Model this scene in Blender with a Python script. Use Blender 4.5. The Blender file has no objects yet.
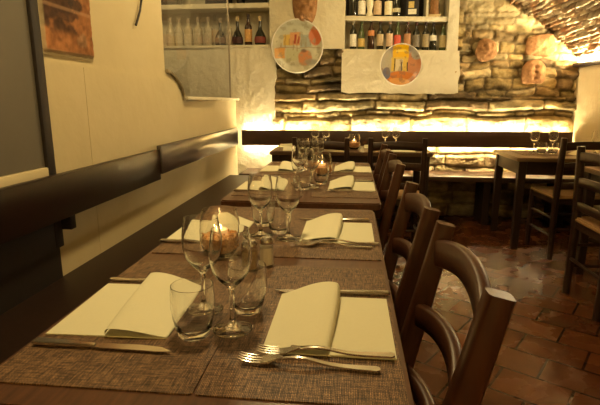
import bpy, bmesh, math, random
import numpy as np
from mathutils import Vector, Matrix
random.seed(7)
PI = math.pi
scene = bpy.context.scene
COL = scene.collection

# ------------------------------------------------------------------ materials
def mat(name, color=(.5, .5, .5), rough=.5, metal=0., spec=.5, noise=None, bump=None, emit=None, attr=None, coat=0.):
    """noise = (scale, colour2, contrast, (sx,sy,sz)); bump = (scale, strength, distance)"""
    m = bpy.data.materials.new(name); m.use_nodes = True
    nt = m.node_tree; N = nt.nodes; L = nt.links
    p = N['Principled BSDF']
    p.inputs['Base Color'].default_value = (*color, 1)
    p.inputs['Roughness'].default_value = rough
    p.inputs['Metallic'].default_value = metal
    p.inputs['Specular IOR Level'].default_value = spec
    p.inputs['Coat Weight'].default_value = coat
    p.inputs['Coat Roughness'].default_value = .15
    tc = N.new('ShaderNodeTexCoord')
    if attr:
        a = N.new('ShaderNodeVertexColor'); a.layer_name = attr
        L.new(a.outputs['Color'], p.inputs['Base Color'])
        src = a.outputs['Color']
    if noise:
        sc, c2, con, st = noise
        mp = N.new('ShaderNodeMapping'); mp.inputs['Scale'].default_value = st
        L.new(tc.outputs['Object'], mp.inputs['Vector'])
        n = N.new('ShaderNodeTexNoise'); n.inputs['Scale'].default_value = sc
        n.inputs['Detail'].default_value = 6; n.inputs['Roughness'].default_value = .6
        L.new(mp.outputs['Vector'], n.inputs['Vector'])
        r = N.new('ShaderNodeValToRGB')
        r.color_ramp.elements[0].position = .5 - con; r.color_ramp.elements[1].position = .5 + con
        r.color_ramp.elements[0].color = (*color, 1); r.color_ramp.elements[1].color = (*c2, 1)
        L.new(n.outputs['Fac'], r.inputs['Fac'])
        if attr:
            mx = N.new('ShaderNodeMix'); mx.data_type = 'RGBA'; mx.blend_type = 'MULTIPLY'
            mx.inputs['Factor'].default_value = 1
            L.new(src, mx.inputs['A']); L.new(r.outputs['Color'], mx.inputs['B'])
            L.new(mx.outputs['Result'], p.inputs['Base Color'])
        else:
            L.new(r.outputs['Color'], p.inputs['Base Color'])
    if bump:
        n2 = N.new('ShaderNodeTexNoise'); n2.inputs['Scale'].default_value = bump[0]; n2.inputs['Detail'].default_value = 5
        L.new(tc.outputs['Object'], n2.inputs['Vector'])
        b = N.new('ShaderNodeBump'); b.inputs['Strength'].default_value = bump[1]; b.inputs['Distance'].default_value = bump[2]
        L.new(n2.outputs['Fac'], b.inputs['Height']); L.new(b.outputs['Normal'], p.inputs['Normal'])
    if emit:
        p.inputs['Emission Color'].default_value = (*emit[0], 1); p.inputs['Emission Strength'].default_value = emit[1]
    return m

def glass_mat(name, tint=(1, 1, 1), share=.5, rough=0., ior=1.45, edge=.75):
    """clear thin-walled glass: see-through face-on, mirror-like towards the edges of the shape, part truly refracting"""
    m = bpy.data.materials.new(name); m.use_nodes = True
    nt = m.node_tree; N = nt.nodes; L = nt.links
    for n in list(N): N.remove(n)
    out = N.new('ShaderNodeOutputMaterial')
    g = N.new('ShaderNodeBsdfGlass'); g.inputs['IOR'].default_value = ior; g.inputs['Roughness'].default_value = rough
    g.inputs['Color'].default_value = (*tint, 1)
    t = N.new('ShaderNodeBsdfTransparent'); t.inputs['Color'].default_value = tuple(.97*v for v in tint)+(1,)
    gl = N.new('ShaderNodeBsdfGlossy'); gl.inputs['Roughness'].default_value = .02
    lw = N.new('ShaderNodeLayerWeight'); lw.inputs['Blend'].default_value = .5
    pw = N.new('ShaderNodeMath'); pw.operation = 'POWER'; pw.inputs[1].default_value = 3.2; L.new(lw.outputs['Facing'], pw.inputs[0])
    ml = N.new('ShaderNodeMath'); ml.operation = 'MULTIPLY_ADD'; ml.inputs[1].default_value = edge; ml.inputs[2].default_value = .035; L.new(pw.outputs[0], ml.inputs[0])
    th = N.new('ShaderNodeMixShader'); L.new(ml.outputs[0], th.inputs['Fac']); L.new(t.outputs[0], th.inputs[1]); L.new(gl.outputs[0], th.inputs[2])
    mx = N.new('ShaderNodeMixShader'); mx.inputs['Fac'].default_value = share
    L.new(th.outputs[0], mx.inputs[1]); L.new(g.outputs[0], mx.inputs[2])
    L.new(mx.outputs[0], out.inputs['Surface'])
    return m

def pane_mat(name):
    m = bpy.data.materials.new(name); m.use_nodes = True
    nt = m.node_tree; N = nt.nodes; L = nt.links
    for n in list(N): N.remove(n)
    out = N.new('ShaderNodeOutputMaterial')
    t = N.new('ShaderNodeBsdfTransparent'); t.inputs['Color'].default_value = (.95, .95, .92, 1)
    g = N.new('ShaderNodeBsdfGlossy'); g.inputs['Roughness'].default_value = .03
    d = N.new('ShaderNodeBsdfDiffuse'); d.inputs['Color'].default_value = (.45, .40, .33, 1)
    lw = N.new('ShaderNodeFresnel'); lw.inputs['IOR'].default_value = 1.5
    m1 = N.new('ShaderNodeMixShader'); m2 = N.new('ShaderNodeMixShader')
    m1.inputs['Fac'].default_value = .12  # even milky film mixed into the clear glass
    L.new(t.outputs[0], m1.inputs[1]); L.new(d.outputs[0], m1.inputs[2])
    L.new(lw.outputs[0], m2.inputs['Fac']); L.new(m1.outputs[0], m2.inputs[1]); L.new(g.outputs[0], m2.inputs[2])
    L.new(m2.outputs[0], out.inputs['Surface'])
    return m

def mat_weave():
    m = bpy.data.materials.new('woven_vinyl'); m.use_nodes = True
    nt = m.node_tree; N = nt.nodes; L = nt.links; p = N['Principled BSDF']
    tc = N.new('ShaderNodeTexCoord')
    def stretched(scale, st):
        mp = N.new('ShaderNodeMapping'); mp.inputs['Scale'].default_value = st
        L.new(tc.outputs['Object'], mp.inputs['Vector'])
        n = N.new('ShaderNodeTexNoise'); n.inputs['Scale'].default_value = scale; n.inputs['Detail'].default_value = 2
        L.new(mp.outputs['Vector'], n.inputs['Vector']); return n
    a = stretched(60, (10, .6, 1)); b = stretched(60, (.7, 9, 1))
    w = N.new('ShaderNodeTexBrick')
    mp = N.new('ShaderNodeMapping'); mp.inputs['Scale'].default_value = (150, 150, 150); mp.inputs['Rotation'].default_value = (0, 0, PI/2)
    L.new(tc.outputs['Object'], mp.inputs['Vector']); L.new(mp.outputs['Vector'], w.inputs['Vector'])
    w.inputs['Color1'].default_value = (1, 1, 1, 1); w.inputs['Color2'].default_value = (.55, .55, .55, 1); w.inputs['Mortar'].default_value = (.12, .12, .12, 1)
    w.inputs['Scale'].default_value = 1.0; w.inputs['Mortar Size'].default_value = .07; w.inputs['Brick Width'].default_value = .9; w.inputs['Row Height'].default_value = .36
    mm = N.new('ShaderNodeMath'); mm.operation = 'MULTIPLY'; L.new(a.outputs['Fac'], mm.inputs[0]); L.new(b.outputs['Fac'], mm.inputs[1])
    r = N.new('ShaderNodeValToRGB'); r.color_ramp.elements[0].position = .15; r.color_ramp.elements[1].position = .40
    r.color_ramp.elements[0].color = (.045, .019, .009, 1); r.color_ramp.elements[1].color = (.52, .30, .15, 1)
    L.new(mm.outputs[0], r.inputs['Fac'])
    mx = N.new('ShaderNodeMix'); mx.data_type = 'RGBA'; mx.blend_type = 'MULTIPLY'; mx.inputs['Factor'].default_value = .85
    L.new(r.outputs['Color'], mx.inputs['A']); L.new(w.outputs['Color'], mx.inputs['B'])
    L.new(mx.outputs['Result'], p.inputs['Base Color'])
    p.inputs['Roughness'].default_value = .5; p.inputs['Specular IOR Level'].default_value = .35
    bp = N.new('ShaderNodeBump'); bp.inputs['Strength'].default_value = .5; bp.inputs['Distance'].default_value = .001
    L.new(w.outputs['Color'], bp.inputs['Height']); L.new(bp.outputs['Normal'], p.inputs['Normal'])
    return m

def mat_floor():
    m = bpy.data.materials.new('terracotta_tiles'); m.use_nodes = True
    nt = m.node_tree; N = nt.nodes; L = nt.links; p = N['Principled BSDF']
    tc = N.new('ShaderNodeTexCoord'); mp = N.new('ShaderNodeMapping')
    mp.inputs['Rotation'].default_value = (0, 0, math.radians(33)); mp.inputs['Location'].default_value = (.07, .12, 0)
    L.new(tc.outputs['Object'], mp.inputs['Vector'])
    w = N.new('ShaderNodeTexBrick'); L.new(mp.outputs['Vector'], w.inputs['Vector'])
    w.inputs['Scale'].default_value = 1; w.inputs['Brick Width'].default_value = .27; w.inputs['Row Height'].default_value = .19
    w.inputs['Mortar Size'].default_value = .006; w.inputs['Mortar Smooth'].default_value = .3
    w.inputs['Color1'].default_value = (.125, .042, .014, 1); w.inputs['Color2'].default_value = (.080, .026, .010, 1); w.inputs['Mortar'].default_value = (.012, .005, .003, 1)
    n = N.new('ShaderNodeTexNoise'); n.inputs['Scale'].default_value = 6; n.inputs['Detail'].default_value = 6
    L.new(tc.outputs['Object'], n.inputs['Vector'])
    r = N.new('ShaderNodeValToRGB'); r.color_ramp.elements[0].position = .3; r.color_ramp.elements[1].position = .7
    r.color_ramp.elements[0].color = (.6, .55, .5, 1); r.color_ramp.elements[1].color = (1.1, 1.05, 1, 1)
    L.new(n.outputs['Fac'], r.inputs['Fac'])
    mx = N.new('ShaderNodeMix'); mx.data_type = 'RGBA'; mx.blend_type = 'MULTIPLY'; mx.inputs['Factor'].default_value = 1
    L.new(w.outputs['Color'], mx.inputs['A']); L.new(r.outputs['Color'], mx.inputs['B']); L.new(mx.outputs['Result'], p.inputs['Base Color'])
    mr = N.new('ShaderNodeMapRange'); mr.inputs['To Min'].default_value = .21; mr.inputs['To Max'].default_value = .33; p.inputs['IOR'].default_value = 1.32; p.inputs['Specular IOR Level'].default_value = .5; p.inputs['Specular Tint'].default_value = (1, .66, .36, 1)
    L.new(n.outputs['Fac'], mr.inputs['Value']); L.new(mr.outputs[0], p.inputs['Roughness'])
    n3 = N.new('ShaderNodeTexNoise'); n3.inputs['Scale'].default_value = 9; L.new(tc.outputs['Object'], n3.inputs['Vector'])
    ad = N.new('ShaderNodeMath'); ad.operation = 'MULTIPLY_ADD'; ad.inputs[1].default_value = .02
    L.new(n3.outputs['Fac'], ad.inputs[0])
    iv = N.new('ShaderNodeMath'); iv.operation = 'SUBTRACT'; iv.inputs[0].default_value = 1; L.new(w.outputs['Fac'], iv.inputs[1])
    L.new(iv.outputs[0], ad.inputs[2])
    bp = N.new('ShaderNodeBump'); bp.inputs['Strength'].default_value = .35; bp.inputs['Distance'].default_value = .005
    L.new(ad.outputs[0], bp.inputs['Height']); L.new(bp.outputs['Normal'], p.inputs['Normal'])
    return m

PLASTER = mat('cream_plaster', (.55, .46, .27), .85, noise=(2.5, (.63, .535, .335), .3, (1, 1, 1)), bump=(9, .25, .02), spec=.2)
PLASTER_ROUGH = mat('white_plaster', (.58, .53, .39), .9, noise=(3, (.66, .60, .45), .3, (1, 1, 1)), bump=(14, .6, .03), spec=.2)
STONE = mat('rubble_stone', (1, 1, 1), .9, attr='Col', noise=(14, (.55, .52, .48), .35, (1, 1, 1.6)), bump=(40, .7, .02), spec=.15)
BRICK = mat('vault_brick', (1, 1, 1), .9, attr='Col', noise=(18, (.55, .5, .45), .35, (1, 1, 1)), bump=(50, .7, .02), spec=.15)
FLOOR = mat_floor()
TABLE = mat('table_wood', (.050, .020, .009), .33, noise=(9, (.120, .048, .021), .22, (12, 1, 12)), bump=(60, .08, .003), spec=.5)
TABLE_X = mat('bench_table_wood', (.040, .020, .010), .36, noise=(9, (.10, .05, .024), .22, (1, 12, 12)), spec=.5)
TOP_LIGHT = mat('worn_table_top_wood', (.09, .05, .022), .38, noise=(8, (.17, .095, .04), .25, (1, 10, 10)), spec=.5)
DARKWOOD = mat('dark_wood', (.014, .007, .004), .45, noise=(8, (.028, .013, .008), .25, (10, 10, 1)), spec=.28)
CHAIRWOOD = mat('chair_wood', (.032, .0105, .0045), .36, noise=(7, (.068, .023, .009), .25, (8, 8, 1.2)), spec=.4)
CHAIRDARK = mat('dark_chair_wood', (.016, .007, .004), .40, noise=(7, (.034, .014, .008), .25, (8, 8, 1.2)), spec=.35)
RAILWOOD = mat('rail_wood', (.013, .006, .004), .30, noise=(6, (.020, .009, .006), .25, (10, 1, 10)), spec=.13)
RAILGLOSS = mat('varnished_rail_wood', (.016, .008, .005), .42, noise=(6, (.032, .014, .009), .25, (10, 1, 10)), spec=1., coat=.7)
RAILWOOD_X = mat('back_rail_wood', (.028, .014, .010), .4, noise=(6, (.055, .026, .016), .25, (1, 10, 10)), spec=.4)
STRAW = mat('straw_seat', (.22, .12, .045), .7, noise=(30, (.38, .22, .085), .3, (1, 8, 1)), bump=(120, .5, .004))
WEAVE = mat_weave()
PAPER = mat('napkin_paper', (.64, .61, .42), .75, noise=(220, (.67, .64, .45), .3, (1, 1, 1)), bump=(300, .08, .001), spec=.2)
STEEL = mat('polished_steel', (.62, .58, .52), .2, metal=1., noise=(30, (.68, .64, .58), .3, (1, 1, 1)))
GLASS = glass_mat('clear_glass', (1, 1, 1), 1.)
GLASS_THIN = glass_mat('thin_shaker_glass', (1, 1, 1), .06, edge=.4)
GLASS_BOWL = glass_mat('candle_glass', (1, .99, .97), 1.)
PANE = pane_mat('hazy_glass')
GREYP = mat('grey_board', (.105, .092, .072), .6, noise=(1.6, (.155, .135, .10), .35, (1, 1, 1)), spec=.3)
BLACKP = mat('black_panel', (.012, .008, .006), .6, noise=(5, (.02, .012, .009), .3, (1, 1, 1)))
NICHE_DARK = mat('black_niche_back', (.012, .010, .010), .8, noise=(5, (.02, .016, .014), .3, (1, 1, 1)))
TERRA = mat('terracotta', (.17, .075, .032), .85, noise=(22, (.42, .23, .10), .28, (1, 1, 1)), bump=(34, 1., .016), spec=.2)
PAINTED = mat('painted_ceramic', (1, 1, 1), .25, attr='Col', noise=(60, (.88, .86, .84), .3, (1, 1, 1)), spec=.5)
FRESCO = mat('painted_plaster_fragment', (1, 1, 1), .85, attr='Col', noise=(25, (.7, .66, .6), .3, (1, 1, 1)), bump=(40, .4, .006), spec=.2)
RIM = mat('plate_rim', (.62, .58, .52), .3, noise=(20, (.70, .66, .58), .3, (1, 1, 1)))
GRAVEL = mat('amber_gravel', (.55, .24, .07), .4, noise=(170, (.85, .50, .20), .12, (1, 1, 1)), bump=(160, 1., .004))
FLAME = mat('candle_flame', (1, .7, .3), .5, emit=((1, .66, .26), 22.))
WAX = mat('tealight_wax', (.85, .75, .55), .5, emit=((1, .5, .15), .6))
SALT = mat('white_salt', (.88, .84, .72), .9, noise=(200, (.95, .9, .8), .3, (1, 1, 1)))
PEPPER = mat('ground_pepper', (.40, .28, .14), .9, noise=(200, (.62, .47, .27), .3, (1, 1, 1)))
CABLE = mat('black_cable', (.02, .014, .01), .5, noise=(40, (.03, .02, .015), .3, (1, 1, 1)))
LED = mat('led_tape', (1, .9, .7), .5, emit=((1, .80, .44), 330.))
BRACKET = mat('dark_iron', (.02, .016, .014), .5, metal=.6, noise=(40, (.04, .03, .025), .3, (1, 1, 1)))
TRIMSTEEL = mat('pane_edge_trim', (.30, .25, .18), .35, metal=.7, noise=(30, (.38, .32, .24), .3, (1, 1, 1)))

# ------------------------------------------------------------------ mesh helpers
def bx(bm, c, s, rot=None, bevel=0.):
    vs = bmesh.ops.create_cube(bm, size=1)['verts']
    M = Matrix.Translation(c) @ (rot.to_4x4() if rot is not None else Matrix()) @ Matrix.Diagonal((*s, 1))
    bmesh.ops.transform(bm, matrix=M, verts=vs)
    if bevel:
        es = {e for v in vs for e in v.link_edges}
        bmesh.ops.bevel(bm, geom=list(es), offset=bevel, segments=2, affect='EDGES', profile=.5)
def box_bm(c, s, rot=None, bevel=0.):
    bm = bmesh.new(); bx(bm, c, s, rot, bevel); return bm
def lathe(bm, prof, seg=32, c=(0, 0, 0)):
    rings = []
    for r, z in prof:
        if r < 1e-6: rings.append([bm.verts.new((c[0], c[1], c[2]+z))])
        else: rings.append([bm.verts.new((c[0]+r*math.cos(2*PI*i/seg), c[1]+r*math.sin(2*PI*i/seg), c[2]+z)) for i in range(seg)])
    for a, b in zip(rings, rings[1:]):
        for i in range(seg):
            j = (i+1) % seg
            if len(a) == 1 and len(b) == 1: continue
            if len(a) == 1: bm.faces.new((a[0], b[j], b[i]))
            elif len(b) == 1: bm.faces.new((a[i], a[j], b[0]))
            else: bm.faces.new((a[i], a[j], b[j], b[i]))
    bmesh.ops.recalc_face_normals(bm, faces=bm.faces)
def lathe_bm(prof, seg=32):
    bm = bmesh.new(); lathe(bm, prof, seg); return bm
def bar(bm, pts, w, h, up=(0, 0, 1), bevel=0.):
    """rectangular section swept along pts; w sideways, h along up (numbers or lists)"""
    n = len(pts); pts = [Vector(p) for p in pts]; up = Vector(up); rings = []
    for i, p in enumerate(pts):
        d = (pts[min(i+1, n-1)]-pts[max(i-1, 0)]).normalized()
        s = d.cross(up).normalized(); u = s.cross(d).normalized()
        wi = w[i] if isinstance(w, (list, tuple)) else w; hi = h[i] if isinstance(h, (list, tuple)) else h
        if bevel:
            b = bevel; a = wi/2; e = hi/2
            q = [(-a+b, -e), (a-b, -e), (a, -e+b), (a, e-b), (a-b, e), (-a+b, e), (-a, e-b), (-a, -e+b)]
        else: q = [(-wi/2, -hi/2), (wi/2, -hi/2), (wi/2, hi/2), (-wi/2, hi/2)]
        rings.append([bm.verts.new(p+s*x+u*y) for x, y in q])
    k = len(rings[0])
    for a, b in zip(rings, rings[1:]):
        for i in range(k): bm.faces.new((a[i], a[(i+1) % k], b[(i+1) % k], b[i]))
    bm.faces.new(rings[0][::-1]); bm.faces.new(rings[-1])
    bmesh.ops.recalc_face_normals(bm, faces=bm.faces)
def bar_bm(*a, **k):
    bm = bmesh.new(); bar(bm, *a, **k); return bm
def tube(bm, pts, r, seg=10):
    n = len(pts); pts = [Vector(p) for p in pts]; rings = []
    for i, p in enumerate(pts):
        d = (pts[min(i+1, n-1)]-pts[max(i-1, 0)]).normalized()
        ref = Vector((0, 0, 1)) if abs(d.z) < .9 else Vector((1, 0, 0))
        s = d.cross(ref).normalized(); u = s.cross(d)
        ri = r[i] if isinstance(r, (list, tuple)) else r
        rings.append([bm.verts.new(p+(s*math.cos(2*PI*k/seg)+u*math.sin(2*PI*k/seg))*ri) for k in range(seg)])
    for a, b in zip(rings, rings[1:]):
        for i in range(seg): bm.faces.new((a[i], a[(i+1) % seg], b[(i+1) % seg], b[i]))
    bm.faces.new(rings[0][::-1]); bm.faces.new(rings[-1])
    bmesh.ops.recalc_face_normals(bm, faces=bm.faces)
def tube_bm(pts, r, seg=10):
    bm = bmesh.new(); tube(bm, pts, r, seg); return bm
def prism(bm, poly, z0, z1):
    lo = [bm.verts.new((x, y, z0)) for x, y in poly]; hi = [bm.verts.new((x, y, z1)) for x, y in poly]; n = len(poly)
    for i in range(n): bm.faces.new((lo[i], lo[(i+1) % n], hi[(i+1) % n], hi[i]))
    bm.faces.new(lo[::-1]); bm.faces.new(hi)
    bmesh.ops.recalc_face_normals(bm, faces=bm.faces)
def rounded(x0, x1, y0, y1, r, n=5):
    out = []
    for cx, cy, a in ((x1-r, y1-r, 0), (x0+r, y1-r, 90), (x0+r, y0+r, 180), (x1-r, y0+r, 270)):
        for k in range(n+1):
            t = math.radians(a+90*k/n); out.append((cx+r*math.cos(t), cy+r*math.sin(t)))
    return out
def smooth(me, ang=35):
    for p in me.polygons: p.use_smooth = True
    try: me.set_sharp_from_angle(angle=math.radians(ang))
    except Exception: pass

def obj(name, bm, m, parent=None, loc=(0, 0, 0), rotz=0., sm=True, ang=35):
    me = bpy.data.meshes.new(name)
    if isinstance(bm, bmesh.types.BMesh): bm.to_mesh(me); bm.free()
    else: me.from_pydata(*bm)
    me.materials.append(m)
    if sm: smooth(me, ang)
    o = bpy.data.objects.new(name, me); COL.objects.link(o)
    o.location = loc; o.rotation_euler = (0, 0, rotz)
    if parent is not None: o.parent = parent
    return o
def tag(o, label, cat, group=None):
    o['label'] = label; o['category'] = cat
    if group: o['group'] = group
    return o
def thing(name, label, cat, loc=(0, 0, 0), rotz=0., group=None):
    o = bpy.data.objects.new(name, None); COL.objects.link(o); o.empty_display_size = .1
    o.location = loc; o.rotation_euler = (0, 0, rotz); return tag(o, label, cat, group)
def struct(name, bm, m, parent=None, **k):
    o = obj(name, bm, m, parent, **k)
    if parent is None: o['kind'] = 'structure'
    return o
def copy_tree(o, loc=None, rotz=None, label=None, group=None, parent=None):
    c = o.copy(); COL.objects.link(c)
    if parent is not None: c.parent = parent
    else:
        c.location = loc; c.rotation_euler = (0, 0, rotz or 0.)
        if label: c['label'] = label
        if group: c['group'] = group
    for ch in [q for q in scene.objects if q.parent == o]: copy_tree(ch, parent=c)
    return c
class Maker:
    """places the first one built, then copies of it"""
    def __init__(self, proto): self.p = proto; self.used = False
    def __call__(self, loc, rotz, label, group=None):
        if not self.used:
            self.used = True; o = self.p; o.location = loc; o.rotation_euler = (0, 0, rotz); o['label'] = label
            if group: o['group'] = group
            return o
        return copy_tree(self.p, loc, rotz, label, group)

# ------------------------------------------------------------------ noise on arrays
def hash2(ix, iy, s=0):
    h = (ix.astype(np.int64)*374761393 + iy.astype(np.int64)*668265263 + s*974634777) & 0x7fffffff
    h = ((h ^ (h >> 13))*1274126177) & 0x7fffffff
    return ((h ^ (h >> 16)) & 0xffff)/65535.
def vnoise(x, y, s=0):
    ix = np.floor(x); iy = np.floor(y); fx = x-ix; fy = y-iy
    fx = fx*fx*(3-2*fx); fy = fy*fy*(3-2*fy)
    a = hash2(ix, iy, s); b = hash2(ix+1, iy, s); c = hash2(ix, iy+1, s); d = hash2(ix+1, iy+1, s)
    return (a*(1-fx)+b*fx)*(1-fy)+(c*(1-fx)+d*fx)*fy
def fbm(x, y, s=0, o=4):
    t = 0; amp = .5
    for k in range(o): t = t+amp*vnoise(x*2**k, y*2**k, s+k); amp *= .5
    return t
def sstep(a, b, x):
    t = np.clip((x-a)/(b-a), 0, 1); return t*t*(3-2*t)
def courses(u, v, hmin, hmax, wmin, wmax, warp, seed, joint=.012, edge=.03, fixed=None, wide=()):
    """laid stones: returns profile 0..1 (0 in the joints), a random number per stone, a second one"""
    rng = np.random.RandomState(seed)
    uu = u+warp*(fbm(u*3.1, v*3.1, seed)-.5)*2; vv = v+warp*(fbm(u*2.3+9, v*4+5, seed+7)-.5)*2
    edges = [v.min()-.3]
    while edges[-1] < v.max()+.3: edges.append(edges[-1]+rng.uniform(hmin, hmax))
    if fixed is not None: edges = fixed
    edges = np.array(edges); row = np.clip(np.searchsorted(edges, vv)-1, 0, len(edges)-2)
    dv = np.minimum(vv-edges[row], edges[row+1]-vv)
    sid = np.zeros(u.shape, int); du = np.zeros(u.shape)
    for r in np.unique(row):
        e = [u.min()-.5-rng.uniform(0, wmax)]
        k_ = 2.0 if r in wide else 1.
        while e[-1] < u.max()+.5: e.append(e[-1]+rng.uniform(wmin, wmax)*k_)
        e = np.array(e); m = row == r; k = np.clip(np.searchsorted(e, uu[m])-1, 0, len(e)-2)
        sid[m] = k; du[m] = np.minimum(uu[m]-e[k], e[k+1]-uu[m])
    d = np.minimum(dv, du)
    # rounded corners
    d = np.where((dv < edge) & (du < edge), edge-np.sqrt((edge-np.minimum(dv, edge))**2+(edge-np.minimum(du, edge))**2), d)
    prof = np.sqrt(np.clip((d-joint*.4)/edge, 0, 1))
    return prof, hash2(sid, row, seed+3), hash2(sid, row, seed+11), d
def color_mesh(name, P, keep, colr, m, parent=None, flip=False):
    """P: (n,m,3) grid of points, keep: (n-1,m-1) faces kept, colr (n,m,3)"""
    n, k = P.shape[:2]; idx = np.arange(n*k).reshape(n, k)
    q = np.stack([idx[:-1, :-1], idx[1:, :-1], idx[1:, 1:], idx[:-1, 1:]], -1)[keep]
    if flip: q = q[:, ::-1]
    used = np.unique(q); re = -np.ones(n*k, int); re[used] = np.arange(len(used))
    V = P.reshape(-1, 3)[used]; F = re[q]
    me = bpy.data.meshes.new(name); me.from_pydata(V.tolist(), [], F.tolist())
    a = me.color_attributes.new('Col', 'FLOAT_COLOR', 'POINT')
    c4 = np.ones((len(used), 4)); c4[:, :3] = colr.reshape(-1, 3)[used]
    a.data.foreach_set('color', c4.astype(np.float32).ravel())
    me.materials.append(m)
    for p in me.polygons: p.use_smooth = True
    o = bpy.data.objects.new(name, me); COL.objects.link(o)
    if parent is not None: o.parent = parent
    return o

# ------------------------------------------------------------------ camera
cam_d = bpy.data.cameras.new('camera'); cam = bpy.data.objects.new('camera', cam_d); COL.objects.link(cam)
cam.location = (0, 0, 1.12); cam.rotation_euler = (math.radians(90-12.2), 0, math.radians(6.1))
cam_d.sensor_fit = 'HORIZONTAL'; cam_d.sensor_width = 36; cam_d.lens = 36*470/600; cam_d.clip_start = .02
scene.camera = cam

# ------------------------------------------------------------------ the room
XL, YB, XR, ZC = -1.14, 4.70, 2.06, 2.42
bm = bmesh.new(); bx(bm, (0, 1.2, -.05), (6.4, 8.2, .1)); struct('floor', bm, FLOOR, sm=False)

# left wall: knee wall with a wide opening (glazed) at its far end
bm = bmesh.new()
def wall_prism(poly_yz, x0, x1):
    a = [bm.verts.new((x0, y, z)) for y, z in poly_yz]; b = [bm.verts.new((x1, y, z)) for y, z in poly_yz]; n = len(a)
    for i in range(n): bm.faces.new((a[i], a[(i+1) % n], b[(i+1) % n], b[i]))
    bm.faces.new(a[::-1]); bm.faces.new(b)
curve = [(2.88+.29*math.sin(t*PI/2)**1.2, 1.30-.175*(1-math.cos(t*PI/2))) for t in np.linspace(0, 1, 7)]
poly = [(-2.5, 0), (4.74, 0), (4.74, 1.125), (3.18, 1.125)] + curve[::-1] + [(2.88, ZC), (-2.5, ZC)]
wall_prism(poly, XL-.16, XL)
# lower part of the wall stands a little proud, its top edge a shallow ledge
wall_prism([(1.64, 0), (2.885, 0), (2.885, 1.258), (1.64, 1.262)], XL-.01, XL+.012)
wall_prism([(1.95, .4), (2.88, .4), (2.88, 1.255), (1.95, 1.258)], XL, XL+.0138)
bmesh.ops.recalc_face_normals(bm, faces=bm.faces)
wl = struct('wall_left', bm, PLASTER, sm=False)
bm = bmesh.new(); bx(bm, (XL-.085, 3.95, 1.137), (.25, 1.56, .024), bevel=.006)
obj('sill', bm, PLASTER_ROUGH, wl)
bm = bmesh.new(); tube(bm, [(XL+.012, y, z) for y, z in curve], .011, 8); obj('corner_bead', bm, mat('worn_plaster_edge', (.20, .16, .09), .8, noise=(20, (.40, .33, .2), .2, (1, 1, 1))), wl)

# glass pane in the opening
w1 = bpy.data.objects.new('window_1', None); COL.objects.link(w1); w1['kind'] = 'structure'
bm = bmesh.new(); bm.faces.new([bm.verts.new((XL-.035, y, z)) for y, z in ((2.89, 1.149), (4.60, 1.149), (4.60, 2.41), (2.89, 2.41))]); bm.faces.ensure_lookup_table()
if bm.faces[0].normal.x < 0: bmesh.ops.reverse_faces(bm, faces=bm.faces)
obj('pane', bm, PANE, w1, sm=False)
obj('edge_trim', box_bm((XL-.035, 4.61, 1.78), (.014, .022, 1.262), bevel=.003), TRIMSTEEL, w1)

# dark framed recess with a grey upper panel in the left wall
d1 = bpy.data.objects.new('door_1', None); COL.objects.link(d1); d1['kind'] = 'structure'
bm = bmesh.new(); bx(bm, (XL+.012, 1.652, 1.46), (.024, .046, 1.80), bevel=.004); bx(bm, (XL+.012, .2, 2.33), (.024, 2.92, .09), bevel=.004)
obj('frame', bm, BLACKP, d1)
obj('panel', box_bm((XL+.003, .20, 1.59), (.014, 2.87, 1.42)), GREYP, d1, sm=False)
obj('sill', box_bm((XL+.010, .20, .85), (.028, 2.86, .056), bevel=.004), PLASTER, d1)
obj('lower_panel', box_bm((XL+.008, .2, .40), (.022, 2.90, .80)), BLACKP, d1, sm=False)

# right wall with the light ledge, far end and near end walls
wr = struct('wall_right', box_bm((XR+.1, 1.1, .71), (.2, 7.3, 1.42)), PLASTER, sm=False)
obj('ledge', box_bm((XR+.05, 1.1, 1.437), (.22, 7.2, .035), bevel=.004), DARKWOOD, wr)
struct('wall_front', box_bm((.4, -2.6, 1.2), (3.6, .2, 2.5)), PLASTER, sm=False)

# back wall: plaster fields (with two bottle niches) in front of the rubble
NA = (-2.3, -.79, 1.645, 2.42)       # left niche  x0 x1 z0 z1
NB = (-.075, .865, 1.578, 2.42)      # bottle rack niche
def jag(x0, z0, x1, z1, n, amp, seed):
    r = random.Random(seed); return [(x0+(x1-x0)*k/n+r.uniform(-amp, amp)*(z0 != z1), z0+(z1-z0)*k/n+r.uniform(-amp, amp)*(x0 != x1)) for k in range(n)]
def plaster(poly, y0, y1):
    f = [bm.verts.new((x, y0, z)) for x, z in poly]; b = [bm.verts.new((x, y1, z)) for x, z in poly]; n = len(f)
    for i in range(n): bm.faces.new((f[i], f[(i+1) % n], b[(i+1) % n], b[i]))
    bm.faces.new(f[::-1]); bm.faces.new(b)
bm = bmesh.new()
yF = YB-.035
plaster([(-2.6, 0), (-1.0, 0), (-1.0, 1.625), (-2.6, 1.625)], yF, YB+.25)
# rough white pillar under the left niche, with a ragged right edge
plaster([(-1.0, 0)] + [(-.80, 0), (-.79, .45)] + jag(-.70, .72, -.745, 1.10, 5, .022, 3) + jag(-.745, 1.10, -.74, 1.58, 6, .014, 4) + [(-.74, 1.625), (-1.0, 1.625)], yF-.004, YB+.24)
plaster([(-2.6, 1.625), (-.79, 1.625), (-.79, 1.645), (-2.6, 1.645)], yF-.02, YB+.24)
plaster([(-2.6, 1.645), (NA[0], 1.645), (NA[0], ZC), (-2.6, ZC)], yF, YB+.25)
plaster([(-.79, 1.625), (-.10, 1.60), (-.10, ZC), (-.79, ZC)], yF, YB+.24)
plaster([(-.10, 1.20)] + jag(-.10, 1.195, 1.0, 1.18, 14, .012, 6) + jag(1.0, 1.185, .985, 1.55, 6, .010, 8) + [(.98, 1.572), (-.10, 1.585)], yF, YB+.24)
plaster([(-.10, 1.585), (NB[0], 1.585), (NB[0], ZC), (-.10, ZC)], yF-.001, YB+.24)
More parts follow.
